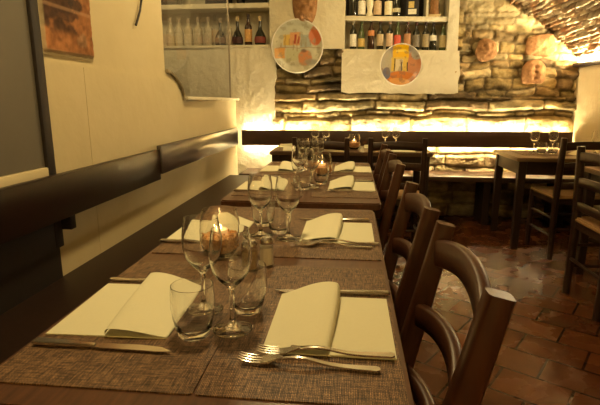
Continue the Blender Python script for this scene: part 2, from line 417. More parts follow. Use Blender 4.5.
plaster([(NB[1], 1.572), (.965, 1.571), (.955, 2.0), (.95, ZC), (NB[1], ZC)], yF, YB+.24)
bx(bm, (-.5, YB+.27, 1.2), (4.4, .04, 2.6))
bmesh.ops.recalc_face_normals(bm, faces=bm.faces)
wb = struct('wall_back', bm, PLASTER_ROUGH, sm=False)
# niche linings and shelves
obj('niche_shelf', box_bm((-1.55, YB+.08, 2.005), (1.51, .22, .045), bevel=.005), PLASTER_ROUGH, wb)
bm = bmesh.new(); bx(bm, (.395, YB+.085, 1.864), (.94, .22, .042), rot=Matrix.Rotation(math.radians(1.6), 3, 'Y'), bevel=.005); obj('niche_shelf', bm, PLASTER_ROUGH, wb)
bm = bmesh.new(); bx(bm, (.395, YB+.085, 1.580), (.94, .22, .02), rot=Matrix.Rotation(math.radians(1.5), 3, 'Y'), bevel=.003); obj('niche_shelf', bm, PLASTER_ROUGH, wb)
obj('niche_back', box_bm((.30, YB+.235, 2.14), (.74, .02, .52)), NICHE_DARK, wb, sm=False)
obj('niche_divider', box_bm((.675, YB+.09, 2.14), (.02, .2, .53)), PLASTER_ROUGH, wb, sm=False)

# rubble stone of the back wall
def stone_wall():
    s = .0105
    x = np.arange(-.82, 2.32, s); z = np.arange(0, 2.46, s); X, Z = np.meshgrid(x, z, indexing='ij')
    p1, a1, b1, d1_ = courses(X, Z, .07, .15, .15, .44, .045, 21, edge=.022, fixed=[-.3, -.02, .12, .25, .36, .47, .60, .70, .965, 1.015, 1.115, 1.205, 1.285, 1.34, 1.43, 1.50, 1.60, 1.70, 1.82, 1.95, 2.1, 2.3, 2.5, 2.8], wide=(6, 7, 9, 10))
    p2, a2, b2, d2_ = courses(X, Z, .06, .12, .10, .30, .075, 35, edge=.028)
    t = sstep(.95, 1.15, X+.25*(fbm(X*2, Z*2, 4)-.5))*sstep(1.05, 1.25, Z)      # smaller stones top right
    p = np.where(t > .5, p2, p1); a = np.where(t > .5, a2, a1); b = np.where(t > .5, b2, b1)
    depth = (.024+.042*a)*(1-.32*t)*(1-.45*sstep(1.72, 1.85, Z))
    gap = ((Z > .968) & (Z < 1.012))*(1-t); depth = depth*(1-.7*gap)
    # a bulging lower ledge course just above the seat rail and rounded boulders beneath it
    depth = depth + .045*sstep(.55, .62, Z)*(1-sstep(1.10, 1.18, Z))*(.4+.6*b)*.7
    h = depth*p + .034*(fbm(X*7, Z*11, 2)-.5) + .030*(fbm(X*22, Z*34, 5)-.5)
    Y = YB+.03-h
    pal = np.array([(.54, .42, .20), (.44, .33, .15), (.62, .50, .28), (.36, .26, .13), (.50, .40, .22), (.28, .20, .11)])
    c = pal[(a*5.99).astype(int)]*(.75+.5*b)[..., None]
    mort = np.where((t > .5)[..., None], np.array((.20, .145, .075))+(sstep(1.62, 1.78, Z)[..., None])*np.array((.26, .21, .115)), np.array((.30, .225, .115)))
    k = sstep(.05, .55, p)[..., None]; c = mort*(1-k)+c*k
    c = c*(.42+1.15*fbm(X*16, Z*24, 61))[..., None]; c = c*(.6+.8*sstep(.3, .65, fbm(X*5, Z*7, 63)))[..., None]
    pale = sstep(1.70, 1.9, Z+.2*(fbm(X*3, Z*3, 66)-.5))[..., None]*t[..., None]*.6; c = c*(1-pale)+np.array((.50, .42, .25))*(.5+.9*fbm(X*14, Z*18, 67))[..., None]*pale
    dark = sstep(.53, .60, fbm(X*1.6+3, Z*5, 9))[..., None]*.45; c = c*(1-dark)
    # darker patch left of the plates
    lp = (sstep(-.30, -.2, -X+.12)*sstep(1.12, 1.25, Z))[..., None]; c = c*(1-.35*lp)
    xc = (X[:-1, :-1]+X[1:, 1:])/2; zc = (Z[:-1, :-1]+Z[1:, 1:])/2
    keep = ~((xc > -.08) & (xc < .955) & (zc > 1.215)) & ~((xc > -.82) & (xc < -.11) & (zc > 1.64)) & ~((xc < -.77) & (zc > .2))
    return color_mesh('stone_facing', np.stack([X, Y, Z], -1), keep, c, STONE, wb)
stone_wall()

# brick barrel vault rising from the right wall; flat towards the left
VC, VR = (-.12, -.655), 3.08
def vault():
    s = np.arange(0, math.acos((-.02)/1)-.0, .0)if False else None
    th0 = math.asin((.75-VC[0])/VR); th1 = math.asin((2.42-VC[0])/VR)
    n = int((th1-th0)*VR/.009); th = np.linspace(th0, th1, n); y = np.arange(1.6, 4.80, .0125)
    T, Yg = np.meshgrid(th, y, indexing='ij'); A = T*VR
    p, a, b, d = courses(Yg, A, .032, .052, .10, .24, .028, 51, edge=.012)
    h = (.012+.034*a)*p+.040*(fbm(Yg*8, A*11, 3)-.5)+.018*(fbm(Yg*30, A*30, 6)-.5)
    R = VR-h
    P = np.stack([VC[0]+R*np.sin(T), Yg, VC[1]+R*np.cos(T)], -1)
    pal = np.array([(.50, .40, .26), (.42, .30, .17), (.56, .46, .30), (.44, .26, .14), (.52, .42, .27), (.36, .25, .15), (.58, .48, .33)])
    c = pal[(a*6.99).astype(int)]*(.75+.5*b)[..., None]
    k = sstep(.05, .5, p)[..., None]; c = np.array((.24, .17, .10))*(1-k)+c*k
    c = c*(.45+1.1*fbm(Yg*20, A*20, 62))[..., None]; red = sstep(.60, .66, fbm(Yg*6, A*9, 19))[..., None]*.7; c = c*(1-red)+np.array((.40, .19, .09))*red
    return P, c, th0
P, c, th0 = vault()
bm = bmesh.new()
prof = [(-2.7, ZC), (VC[0]-.6, ZC)] + [(VC[0]+VR*math.sin(t), VC[1]+VR*math.cos(t)+.03) for t in np.linspace(0.0, math.asin((2.42-VC[0])/VR), 24)]
for (y0, y1, pr) in ((-2.7, 4.95, prof),):
    v0 = [bm.verts.new((x, y0, z)) for x, z in pr]; v1 = [bm.verts.new((x, y1, z)) for x, z in pr]
    w0 = [bm.verts.new((x, y0, z+.08)) for x, z in pr]; w1_ = [bm.verts.new((x, y1, z+.08)) for x, z in pr]
    for i in range(len(pr)-1):
        bm.faces.new((v0[i], v0[i+1], v1[i+1], v1[i])); bm.faces.new((w0[i], w1_[i], w1_[i+1], w0[i+1]))
ce = struct('ceiling', bm, PLASTER)
color_mesh('brick_vault', P, np.ones((P.shape[0]-1, P.shape[1]-1), bool), c, BRICK, ce)

# ------------------------------------------------------------------ benches and back rails
t = thing('wall_bench', 'dark wooden bench seat running along the left wall behind the tables', 'bench', (-.88, 1.3, 0))
obj('seat', box_bm((0, 0, .415), (.50, 6.0, .045), bevel=.006), DARKWOOD, t)
for yy in (-2.6, -.9, .9, 2.5): obj('support', box_bm((0, yy, .196), (.40, .06, .392)), DARKWOOD, t)
t = thing('wall_bench', 'dark wooden bench seat along the stone back wall, lit from behind', 'bench', (.49, 4.495, 0))
obj('seat', box_bm((0, 0, .43), (3.06, .40, .045), bevel=.006), TABLE_X, t)
for xx in (-1.3, -.3, .75, 1.4): obj('support', box_bm((xx, -.02, .204), (.06, .28, .407)), DARKWOOD, t)
def rail(loc, size, label, m, brackets, axis):
    t = thing('bench_back_rail', label, 'bench back', loc)
    obj('rail_plank', box_bm((0, 0, 0), size, bevel=.005), m, t)
    for q, off in brackets:
        obj('bracket', box_bm(q, off, bevel=.003), BRACKET, t)
rail((-1.06, .495, .775), (.032, 4.0, .166), 'dark glossy plank backrest on the left wall, nearer length with chipped varnish', RAILWOOD, [((-.04, 1.19, -.11), (.05, .035, .075)), ((-.045, -.9, -.02), (.06, .04, .10))], 1)
rail((-1.05, 3.40, .800), (.030, 1.80, .158), 'dark glossy plank backrest on the left wall, farther length shining with reflected light', RAILGLOSS, [((-.05, .5, 0), (.07, .04, .09)), ((-.05, -.6, 0), (.07, .04, .09))], 1)
rail((.48, 4.60, .765), (3.10, .034, .150), 'long dark plank backrest glowing above and below along the stone wall', RAILWOOD_X, [((x, .035, 0), (.04, .05, .10)) for x in (-1.3, -.45, .45, 1.3)], 0)
for zz, lb in ((.832, 'warm light tape hidden along the top of the back wall backrest'), (.698, 'warm light tape hidden along the underside of the back wall backrest')):
    tag(obj('light_strip', box_bm((0, 0, 0), (3.0, .006, .010)), LED, loc=(.48, 4.621, zz), sm=False), lb, 'light strip')
tag(obj('light_strip', box_bm((0, 0, 0), (.03, 1.05, .012)), mat('ledge_led', (1, .9, .7), .5, emit=((1, .80, .44), 600.)), loc=(2.03, 4.10, 1.461), sm=False), 'bright light strip on the dark ledge under the brick vault', 'light strip')

# ------------------------------------------------------------------ tables
def table(label, x0, x1, y0, y1, h, topm, legm, group=None, leg=.058, ins=.02, skirt=.10):
    cx, cy = (x0+x1)/2, (y0+y1)/2; a, b = (x1-x0)/2, (y1-y0)/2
    t = thing('dining_table', label, 'table', (cx, cy, 0), 0, group)
    bm = bmesh.new(); prism(bm, rounded(-a, a, -b, b, .025), h-.028, h)
    es = [e for e in bm.edges if abs(e.verts[0].co.z-e.verts[1].co.z) < 1e-5 and len(e.link_faces) == 2]
    bmesh.ops.bevel(bm, geom=es, offset=.005, segments=2, affect='EDGES')
    obj('tabletop', bm, topm, t)
    bm = bmesh.new(); zc = h-.028-skirt/2; i = ins+.012
    for s in (-1, 1):
        bx(bm, (s*(a-i-.011), 0, zc), (.022, 2*(b-i), skirt)); bx(bm, (0, s*(b-i-.011), zc), (2*(a-i)-.044, .022, skirt))
    obj('apron', bm, legm, t, sm=False)
    for sx in (-1, 1):
        for sy in (-1, 1):
            q = (sx*(a-ins-leg/2), sy*(b-ins-leg/2))
            obj('leg', bar_bm([(q[0], q[1], 0), (q[0], q[1], h-.028)], [leg*.82, leg], [leg*.82, leg], up=(0, 1, 0), bevel=.004), legm, t)
    return t
TZ = .73
table('long dark wood table nearest the camera, laid with four woven mats', -.525, .092, .50, 1.70, TZ, TABLE, DARKWOOD)
table('dark wood table laid for four, directly behind the nearest table', -.52, .125, 1.80, 3.05, TZ, TABLE, DARKWOOD)
table('wide dark table in front of the lit back wall bench, left of two', -.64, .63, 3.66, 4.22, TZ, TABLE_X, DARKWOOD)
table('small table with worn lighter top standing by the back bench at right', 1.225, 1.99, 3.59, 4.22, .71, TOP_LIGHT, DARKWOOD)
table('table with worn top cut off by the right edge of the photo', 1.475, 2.02, 2.05, 3.18, .71, TOP_LIGHT, DARKWOOD)

# ------------------------------------------------------------------ chairs
def make_chair(wood, k=1., bow=1.):
    t = thing('dining_chair', 'chair', 'chair')
    hx = .182
    for s in (-1, 1):
        pts = [(s*hx, -.170-.035*k, 0), (s*hx, -.170-.008*k, .25), (s*hx, -.170, .45), (s*hx, -.170-.035*k, .62), (s*hx, -.170-.092*k, .872)]
        obj('back_post', bar_bm(pts, [.031, .034, .037, .036, .032], [.034, .038, .042, .042, .036], up=(0, 1, .15), bevel=.005), wood, t, ang=50)
        obj('leg', bar_bm([(s*.19, .19, 0), (s*.188, .185, .45)], [.032, .038], [.032, .038], up=(0, 1, 0), bevel=.005), wood, t, ang=50)
    def back_rail(z, bulge, crown, hh, yb):
        n = 14; pts = []
        for i in range(n+1):
            u = -1+2*i/n; k = 1-u*u
            pts.append((u*(hx-.012), yb-bulge*k, z+crown*k))
        obj('back_rail', bar_bm(pts, .022, hh, up=(0, -.22*k, 1), bevel=.004), wood, t, ang=50)
    back_rail(.812, .022*bow, .022*bow, .056, -.170-.080*k)
    back_rail(.672, .030*bow, .020*bow, .050, -.170-.047*k)
    back_rail(.535, .034*bow, .014*bow, .046, -.170-.016*k)
    bm = bmesh.new(); prism(bm, rounded(-.205, .205, -.185, .215, .03), .440, .468)
    es = [e for e in bm.edges if abs(e.verts[0].co.z-e.verts[1].co.z) < 1e-5 and len(e.link_faces) == 2]
    bmesh.ops.bevel(bm, geom=es, offset=.009, segments=3, affect='EDGES')
    obj('seat', bm, STRAW, t)
    bm = bmesh.new()
    obj('seat_frame', (lambda b: (bx(b, (0, .185, .425), (.35, .02, .04)), bx(b, (0, -.172, .425), (.34, .02, .04)), bx(b, (.186, 0, .425), (.02, .34, .04)), bx(b, (-.186, 0, .425), (.02, .34, .04)), b)[-1])(bm), wood, t, sm=False)
    for a, b in (((-.187, -.175, .30), (-.188, .187, .30)), ((.187, -.175, .30), (.188, .187, .30)), ((-.187, -.185, .17), (-.189, .188, .17)), ((.187, -.185, .17), (.189, .188, .17)),
                 ((-.19, .187, .25), (.19, .187, .25)), ((-.18, -.18, .22), (.18, -.18, .22))):
        obj('stretcher', tube_bm([a, b], .010, 8), wood, t)
    return t
chair = Maker(make_chair(CHAIRWOOD))
G = 'chairs along the right side of the long tables'
chair((-.062, .785, 0), PI/2, 'nearest curved-back brown wooden chair, its backrest filling the lower right', G)
chair((-.068, 1.285, 0), PI/2, 'curved-back brown chair at the near table, second from the camera', G)
chair((-.058, 2.09, 0), PI/2, 'curved-back brown chair at the second table, its nearer one', G)
chair((-.062, 2.60, 0), PI/2, 'curved-back brown chair at the second table, its farther one', G)
plain_chair = Maker(make_chair(CHAIRDARK, .25, .45))
plain_chair((-.205, 3.455, 0), 0, 'dark chair with its back to us, left one at the wide back table', 'chairs at the wide back table')
plain_chair((.320, 3.455, 0), 0, 'dark chair with its back to us, right one at the wide back table', 'chairs at the wide back table')
plain_chair((1.622, 3.60, 0), math.radians(3), 'dark ladder-back chair with straw seat in front of the small right table', 'chairs on the right')
plain_chair((1.475, 2.60, 0), -PI/2, 'dark ladder-back chair with straw seat cut off by the right photo edge', 'chairs on the right')

# ------------------------------------------------------------------ table settings
def mat_obj(cx, cy, label, sx=.302, sy=.515, z=TZ, group='woven placemats', rot=0):
    bm = bmesh.new(); prism(bm, rounded(-sx/2, sx/2, -sy/2, sy/2, .006, 3), 0, .0022)
    return tag(obj('placemat', bm, WEAVE, loc=(cx, cy, z+.0002), rotz=rot, sm=False), label, 'placemat', group)
ZM = TZ+.0026

def napkin_mesh(flip=False):
    """a square paper napkin folded in half, the upper leaf rolled back over itself (fold at -x)"""
    bm = bmesh.new(); a, b = .105, .112
    # lower sheets
    prism(bm, [(-a, -b), (a, -b), (a, b), (-a, b)], 0, .0022)
    # upper leaf: from the fold on the left it rises, rolls over and comes back underneath
    def leaf(v):
        h = .013+.016*v; w = .118+.012*v        # v 0 near .. 1 far
        end = .0015+.010*v**2; pts = []
        for k in range(23):
            q = k/22
            if q < .74: f = math.sin(PI/2*(q/.74))**1.25*(1-.10*(1-q/.74))
            else: f = end/h+(1-end/h)*math.sqrt(max(0, 1-((q-.74)/.26)**2))
            pts.append((-a+w*q-(.012*max(0, (q-.86)/.14)), .0034+h*f))
        return pts
    n = 12; rows = []
    for j in range(n+1):
        v = j/n; y = -b+2*b*v
        rows.append([bm.verts.new((x+.003*math.sin(v*3), y+.004*(z/.03), z)) for x, z in leaf(1-v if flip else v)])
    t = .0009; low = []
    for r0, r1 in zip(rows, rows[1:]):
        for i in range(len(r0)-1): bm.faces.new((r0[i], r0[i+1], r1[i+1], r1[i]))
    return bm
nk = obj('napkin', napkin_mesh(), PAPER, ang=60); tag(nk, 'napkin', 'napkin')
napkin_r = Maker(nk)
nk2 = obj('napkin', napkin_mesh(True), PAPER, ang=60); tag(nk2, 'napkin', 'napkin'); napkin_l = Maker(nk2)
def napkin(loc, rot, label): return (napkin_l if abs(rot) > 2.5 else napkin_r)(loc, rot, label)

def fork_mesh():
    bm = bmesh.new(); Lh = .105
    xs = np.linspace(0, 1, 15)
    pts = []; ws = []; hs = []
    for s in xs:                                   # handle end at +x, neck towards -x
        x = .105-.145*s**1.25
        z = .0035+.009*math.exp(-((s-.86)/.22)**2)+.001*(1-s)
        pts.append((x, 0, z)); ws.append(min(.0138, .006+.15*s)*(1-.62*min(1, s*1.12))); hs.append(.003)
    bar(bm, pts, ws, hs)
    # head
    hp = [(-.040, .0118, .0055), (-.052, .0098, .016), (-.062, .0065, .023), (-.072, .005, .024)]
    bar(bm, [(x, 0, z) for x, z, w in hp], [w for x, z, w in hp], .0026)
    for k in range(4):
        y = -.0102+.0068*k
        bar(bm, [(-.071, y, .0051), (-.085, y, .0045), (-.100, y*.95, .0065), (-.108, y*.92, .0095)], [.0044, .0036, .003, .0016], [.0024, .0022, .002, .0012])
    return bm
def knife_mesh():
    bm = bmesh.new()
    bar(bm, [(.120, 0, .005), (.116, 0, .0052), (.06, 0, .0052), (.022, 0, .005), (.014, 0, .0048)], [.012, .0155, .0135, .0105, .009], [.004, .0072, .0072, .006, .0045], bevel=.0018)
    prism(bm, [(.016, -.0055), (.010, -.0075), (-.06, -.0095), (-.095, -.0075), (-.116, .004), (-.09, .0062), (.010, .0062), (.016, .0055)], .0035, .0052)
    return bm
fk = obj('fork', fork_mesh(), STEEL); tag(fk, 'fork', 'fork'); fork = Maker(fk)
kn = obj('table_knife', knife_mesh(), STEEL); tag(kn, 'knife', 'knife'); knife = Maker(kn)

# glasses
def wine_mesh():
    bm = bmesh.new()
    out = [(0, 0), (.034, 0), (.035, .0012), (.033, .0028), (.018, .006), (.008, .011), (.0046, .022), (.0040, .05), (.0046, .072), (.010, .080),
           (.022, .092), (.031, .106), (.0355, .124), (.0362, .138), (.0350, .155), (.0325, .172), (.0312, .180)]
    inn = [(.0300, .1802), (.0312, .172), (.0337, .155), (.0349, .138), (.0342, .124), (.0297, .107), (.0205, .094), (.010, .086), (0, .084)]
    lathe(bm, out+inn, 40); return bm
def tumbler_mesh():
    bm = bmesh.new()
    out = [(0, 0), (.024, 0), (.0265, .002), (.031, .018), (.0352, .038), (.0372, .056), (.0370, .072), (.0352, .090)]
    inn = [(.0338, .0902), (.0355, .072), (.0357, .056), (.0337, .038), (.0290, .020), (.0245, .012), (0, .010)]
    lathe(bm, out+inn, 40); return bm
wg = obj('wine_glass', wine_mesh(), GLASS, ang=60); tag(wg, 'wine glass', 'wine glass'); wine = Maker(wg)
tm = obj('tumbler', tumbler_mesh(), GLASS, ang=60); tag(tm, 'tumbler', 'tumbler'); tumbler = Maker(tm)

def make_candle():
    t = thing('candle_holder', 'candle', 'candle holder')
    out = [(0, 0), (.030, 0), (.034, .003), (.047, .022), (.0525, .045), (.0525, .065), (.0495, .095), (.0445, .116), (.0430, .124)]
    inn = [(.0417, .1242), (.0431, .116), (.0481, .095), (.0511, .065), (.0511, .045), (.0457, .024), (.032, .008), (0, .007)]
    bowl = obj('glass_bowl', lathe_bm(out+inn, 40), GLASS_BOWL, t, ang=60)
    bm = bmesh.new()
    for k in range(620):
        z = random.uniform(.014, .060); rmax = .0425 if z < .024 else .0498
        r = rmax*math.sqrt(random.uniform(.45 if z < .045 else 0, 1)); a = random.uniform(0, 2*PI)
        if z < .024: r *= .85
        bmesh.ops.create_icosphere(bm, subdivisions=1, radius=random.uniform(.0026, .0040), matrix=Matrix.Translation((r*math.cos(a), r*math.sin(a), z)))
    lathe(bm, [(0, .0095), (.030, .0105), (.041, .024), (.0475, .045), (.0475, .054), (0, .056)], 20)
    g = obj('gravel', bm, GRAVEL, t, sm=False); g['kind'] = 'stuff'
    w = obj('tealight', lathe_bm([(0, .050), (.019, .050), (.019, .070), (.017, .0705), (0, .069)], 24), WAX, t)
    f = obj('flame', lathe_bm([(0, .070), (.0022, .072), (.0030, .076), (.0022, .081), (.0008, .084), (0, .085)], 12), FLAME, w)
    return t
candle = Maker(make_candle())

def shaker(loc, label, content, cname):
    t = thing('salt_shaker' if cname == 'salt' else 'pepper_shaker', label, 'shaker', loc)
    def sq(h0, h1, r0, r1):
        bm = bmesh.new(); lathe(bm, [(0, h0), (r0, h0), (r1, h1), (0, h1)], 8); return bm
    obj('glass_body', lathe_bm([(0, 0), (.0185, 0), (.0195, .002), (.0185, .038), (.0165, .052), (.0150, .056), (.0140, .056), (.0155, .051), (.0172, .038), (.0175, .004), (0, .0035)], 10), GLASS_THIN, t, ang=20)
    obj(cname, lathe_bm([(0, .0045), (.0165, .0045), (.0155, .046), (.004, .049), (0, .049)], 10), content, t)
    obj('cap', lathe_bm([(0, .0555), (.0162, .0555), (.0168, .060), (.0160, .066), (.011, .071), (0, .0725)], 24), STEEL, t)

# --- nearest table
mat_obj(-.060, .805, 'woven brown placemat at the near right place, under two forks', .287)
mat_obj(-.3595, .805, 'woven brown placemat at the near left place, under the bare knife', .307)
mat_obj(-.060, 1.392, 'woven brown placemat at the far right place of the nearest table', .287, .53)
mat_obj(-.3595, 1.392, 'woven brown placemat at the far left place of the nearest table', .307, .53)
napkin((-.027, .775, ZM), 0, 'cream folded napkin with rolled-back flap beside the two nearest forks')
napkin((-.405, .797, ZM), PI+.03, 'cream folded napkin with rolled-back flap beside the nearest tumbler, at left')
napkin((-.032, 1.370, ZM), 0, 'cream folded napkin at the far right place of the nearest table')
napkin((-.412, 1.345, ZM), PI, 'cream folded napkin mostly behind the candle bowl, far left of the nearest table')
G = 'cutlery on the laid tables'
fork((-.054, .632, ZM), -.05, 'steel fork nearest the camera, in front of its twin', G)
fork((-.030, .6625, ZM+.002), .03, 'steel fork lying on the edge of the near right napkin', G)
knife((-.034, .905, ZM), .04, 'steel knife behind the near right napkin', G)
knife((-.386, .649, ZM), PI-.02, 'steel knife with full blade bare, in front of the near left napkin', G)
fork((-.415, .925, ZM), PI-.02, 'steel fork behind the near left napkin, handle end showing', G)
fork((-.040, 1.222, ZM), -.03, 'steel fork before the far right napkin, nearer of the pair', G)
fork((-.020, 1.246, ZM+.002), .03, 'steel fork before the far right napkin, touching its edge', G)
knife((-.052, 1.512, ZM), .02, 'steel knife behind the far right napkin', G)
knife((-.405, 1.215, ZM), PI-.02, 'steel knife before the far left napkin, beside the candle bowl', G)
GW, GT = 'wine glasses on the laid tables', 'tumblers on the laid tables'
wine((-.196, .736, ZM), 0, 'front stemmed wine glass of the nearest pair, in full view', GW)
wine((-.268, .806, ZM), 1, 'stemmed wine glass just behind and left of the front one', GW)
tumbler((-.256, .709, ZM), 0, 'nearest empty tumbler, left of the front wine glass stem', GT)
tumbler((-.186, .812, ZM), 1, 'empty tumbler behind the front wine glass', GT)
candle((-.325, 1.125, TZ), 0, 'glass bowl of amber gravel with lit candle on the nearest table', 'candle bowls')
shaker((-.194, 1.062, TZ+.0026), 'glass shaker with steel cap and white salt beside the candle bowl', SALT, 'salt')
shaker((-.226, 1.030, TZ+.0026), 'glass shaker with steel cap and tan pepper left of the white salt', PEPPER, 'pepper')
wine((-.256, 1.312, ZM), 0, 'stemmed wine glass above the candle, left of the second pair', GW)
wine((-.172, 1.290, ZM), 1, 'stemmed wine glass above the salt shaker, right of the second pair', GW)
tumbler((-.207, 1.354, ZM), 0, 'empty tumbler between the stems of the second wine glass pair', GT)
tumbler((-.270, 1.430, ZM), 1, 'empty tumbler hidden behind the left glass of the second pair', GT)

# --- second table
mat_obj(-.020, 2.150, 'woven placemat near right on the second table', .275, .50)
mat_obj(-.345, 2.150, 'woven placemat near left on the second table', .302, .50)
mat_obj(-.020, 2.730, 'woven placemat far right on the second table', .275, .50)
mat_obj(-.345, 2.730, 'woven placemat far left on the second table', .302, .50)
napkin((.010, 2.165, ZM), 0, 'cream folded napkin near right on the second table')
napkin((.016, 2.715, ZM), 0, 'cream folded napkin far right on the second table')
napkin((-.400, 2.120, ZM), PI, 'cream folded napkin near left on the second table')
napkin((-.400, 2.700, ZM), PI, 'cream folded napkin far left on the second table')
fork((.0, 2.015, ZM), -.02, 'steel fork before the near right napkin of the second table', G)
knife((-.005, 2.300, ZM), .02, 'steel knife behind the near right napkin of the second table', G)
fork((.0, 2.572, ZM), -.02, 'steel fork before the far right napkin of the second table', G)
knife((-.385, 1.985, ZM), PI, 'steel knife before the near left napkin of the second table', G)
wine((-.170, 2.12, ZM), 0, 'stemmed wine glass on the second table, right of its near pair', GW)
wine((-.238, 2.20, ZM), 1, 'stemmed wine glass on the second table, left of its near pair', GW)
tumbler((-.205, 2.06, ZM), 0, 'tumbler on the second table, left of its near pair', GT)
tumbler((-.135, 2.21, ZM), 1, 'tumbler on the second table, right of its near pair', GT)
candle((-.145, 2.44, TZ), 1, 'glowing candle bowl of amber gravel on the second table', 'candle bowls')
wine((-.265, 2.66, ZM), 0, 'stemmed wine glass on the second table behind the candle, left', GW)
wine((-.185, 2.70, ZM), 1, 'stemmed wine glass on the second table behind the candle, right', GW)
tumbler((-.285, 2.57, ZM), 0, 'tumbler left of the glowing candle on the second table', GT)

# --- wide table at the back bench
for x, w in ((-.40, 'left'), (.33, 'right')):
    mat_obj(x, 3.80, 'woven placemat on the wide back table, chair side, '+w+' place', .44, .25, rot=0)
    mat_obj(x, 4.075, 'woven placemat on the wide back table, bench side, '+w+' place', .44, .25, rot=0)
    napkin((x-.02 if w == 'left' else x+.06, 3.80, ZM), PI/2, 'cream napkin on the wide back table, chair side, '+w+' place')
    napkin((x-.1, 4.075, ZM), -PI/2, 'cream napkin on the wide back table, bench side, '+w+' place')
wine((-.292, 3.93, ZM), 0, 'wine glass before the back rail, leftmost of the far left pair', GW)
wine((-.205, 3.93, ZM), 1, 'wine glass before the back rail, right one of the far left pair', GW)
tumbler((-.293, 3.83, ZM), 0, 'tumbler under the far left wine glass pair, left one', GT)
tumbler((-.196, 3.83, ZM), 1, 'tumbler under the far left wine glass pair, right one', GT)
candle((.030, 3.92, TZ), 2, 'small glowing candle bowl on the wide back table', 'candle bowls')
wine((.285, 3.95, ZM), 0, 'wine glass before the back rail, left one of the middle pair', GW)
wine((.372, 3.95, ZM), 1, 'wine glass before the back rail, right one of the middle pair', GW)
# --- small right table
mat_obj(1.55, 3.93, 'woven placemat on the small right table under the glasses', .44, .30, z=.71)
wine((1.47, 3.97, .7126), 0, 'wine glass on the small right table, left one of the pair', GW)
wine((1.610, 3.97, .7126), 1, 'wine glass on the small right table, right one of the pair', GW)
tumbler((1.497, 3.885, .7126), 0, 'tumbler on the small right table, left one', GT)
tumbler((1.582, 3.885, .7126), 1, 'tumbler on the small right table, right one', GT)
wine((1.93, 3.95, .7102), 0, 'wine glass on the small right table against the pale right wall', GW)
napkin((1.82, 3.80, .7102), .2, 'cream napkin on the small right table behind the chair back')
napkin((1.66, 2.62, .7102), PI, 'cream napkin on the table at the right photo edge')

# ------------------------------------------------------------------ bottles
GREEN_BLACK = mat('dark_bottle_glass', (.012, .013, .008), .1, noise=(20, (.02, .02, .012), .3, (1, 1, 1)), spec=.6)
BROWN_BL = mat('brown_bottle_glass', (.035, .014, .006), .1, noise=(20, (.045, .02, .01), .3, (1, 1, 1)), spec=.6)
OLIVE = mat('olive_bottle_glass', (.05, .07, .02), .1, noise=(20, (.06, .08, .03), .3, (1, 1, 1)), spec=.6)
CLEAR_BL = mat('pale_bottle_glass', (.42, .36, .24), .12, noise=(20, (.5, .43, .3), .3, (1, 1, 1)), spec=.6)
_pm = {}
def paint(c):
    if c not in _pm: _pm[c] = mat('label_paper', c, .6, noise=(70, tuple(min(1, v*.72) for v in c), .2, (1, 1, 1)))
    return _pm[c]
def bottle(loc, label, h, r, glass, lab, cap, lz=(.18, .46), shape='bordeaux', group=None, rotz=0, tilt=0):
    t = thing('wine_bottle' if shape != 'round' else 'liqueur_bottle', label, 'bottle', loc, rotz, group)
    if shape == 'bordeaux': pr = [(0, 0), (.9, 0), (1, .02), (1, .56), (.93, .62), (.62, .68), (.40, .73), (.36, .78), (.34, .95), (.40, .955), (.40, .985), (.36, 1), (0, 1)]
    elif shape == 'slope': pr = [(0, 0), (.9, 0), (1, .02), (1, .44), (.92, .54), (.66, .65), (.44, .74), (.36, .80), (.34, .95), (.40, .955), (.40, .985), (.36, 1), (0, 1)]
    else: pr = [(0, 0), (.75, 0), (.95, .05), (1, .18), (.92, .32), (.62, .46), (.34, .56), (.26, .68), (.24, .94), (.30, .95), (.30, .985), (.26, 1), (0, 1)]
    obj('glass_body', lathe_bm([(a*r, b*h) for a, b in pr], 20), glass, t)
    if lab is not None:
        k = 1.02 if shape != 'round' else 1.03
        obj('label', lathe_bm([(r*k, lz[0]*h), (r*k, lz[1]*h)], 20) if shape != 'round' else lathe_bm([(r*.98, .08*h), (r*k, .18*h), (r*.96, .30*h)], 20), paint(lab), t)
    obj('capsule', lathe_bm([((.38 if shape != 'round' else .30)*r, .84*h), ((.44 if shape != 'round' else .36)*r, .955*h), ((.44 if shape != 'round' else .36)*r, 1.0*h), (0, 1.006*h)], 16), paint(cap), t)
    return t
def shelf_z(x): return 1.600-.024*(x+.075)/.94-.0005
G = 'bottles on the lower shelf of the wall rack'
cream, ochre, red, tan, white = (.80, .72, .52), (.66, .46, .14), (.58, .12, .05), (.55, .43, .26), (.85, .82, .72)
low = [(353.3, 21, white, (.75, .68, .5), GREEN_BLACK, 'white label and pale capsule', (.10, .50)), (361.7, 22.5, ochre, (.10, .14, .05), OLIVE, 'yellow label and green neck', (.10, .38)),
       (371.4, 19.5, (.60, .24, .08), (.08, .02, .01), BROWN_BL, 'orange-brown label, tallest of the row', (.42, .58)), (380.5, 22.3, tan, (.05, .02, .01), GREEN_BLACK, 'beige label and black neck', (.14, .52)),
       (390.2, 22.3, (.72, .52, .36), (.62, .40, .26), GREEN_BLACK, 'pinkish label and copper capsule', (.12, .54)), (398.0, 23, (.66, .10, .06), (.12, .16, .05), OLIVE, 'red label', (.12, .50)),
       (408.0, 23, (.52, .26, .12), (.10, .02, .01), BROWN_BL, 'brown label over the painted plate edge', (.16, .54)), (416.5, 24.2, (.20, .17, .13), (.10, .03, .02), GREEN_BLACK, 'dark grey label', (.12, .52)),
       (426.0, 24, (.36, .29, .17), (.05, .02, .02), GREEN_BLACK, 'dull beige label', (.12, .54)), (433.5, 25, white, (.04, .02, .02), GREEN_BLACK, 'small white label', (.34, .52)),
       (443.2, 25, (.56, .46, .24), (.20, .14, .06), OLIVE, 'tan label, last at the right end', (.12, .52))]
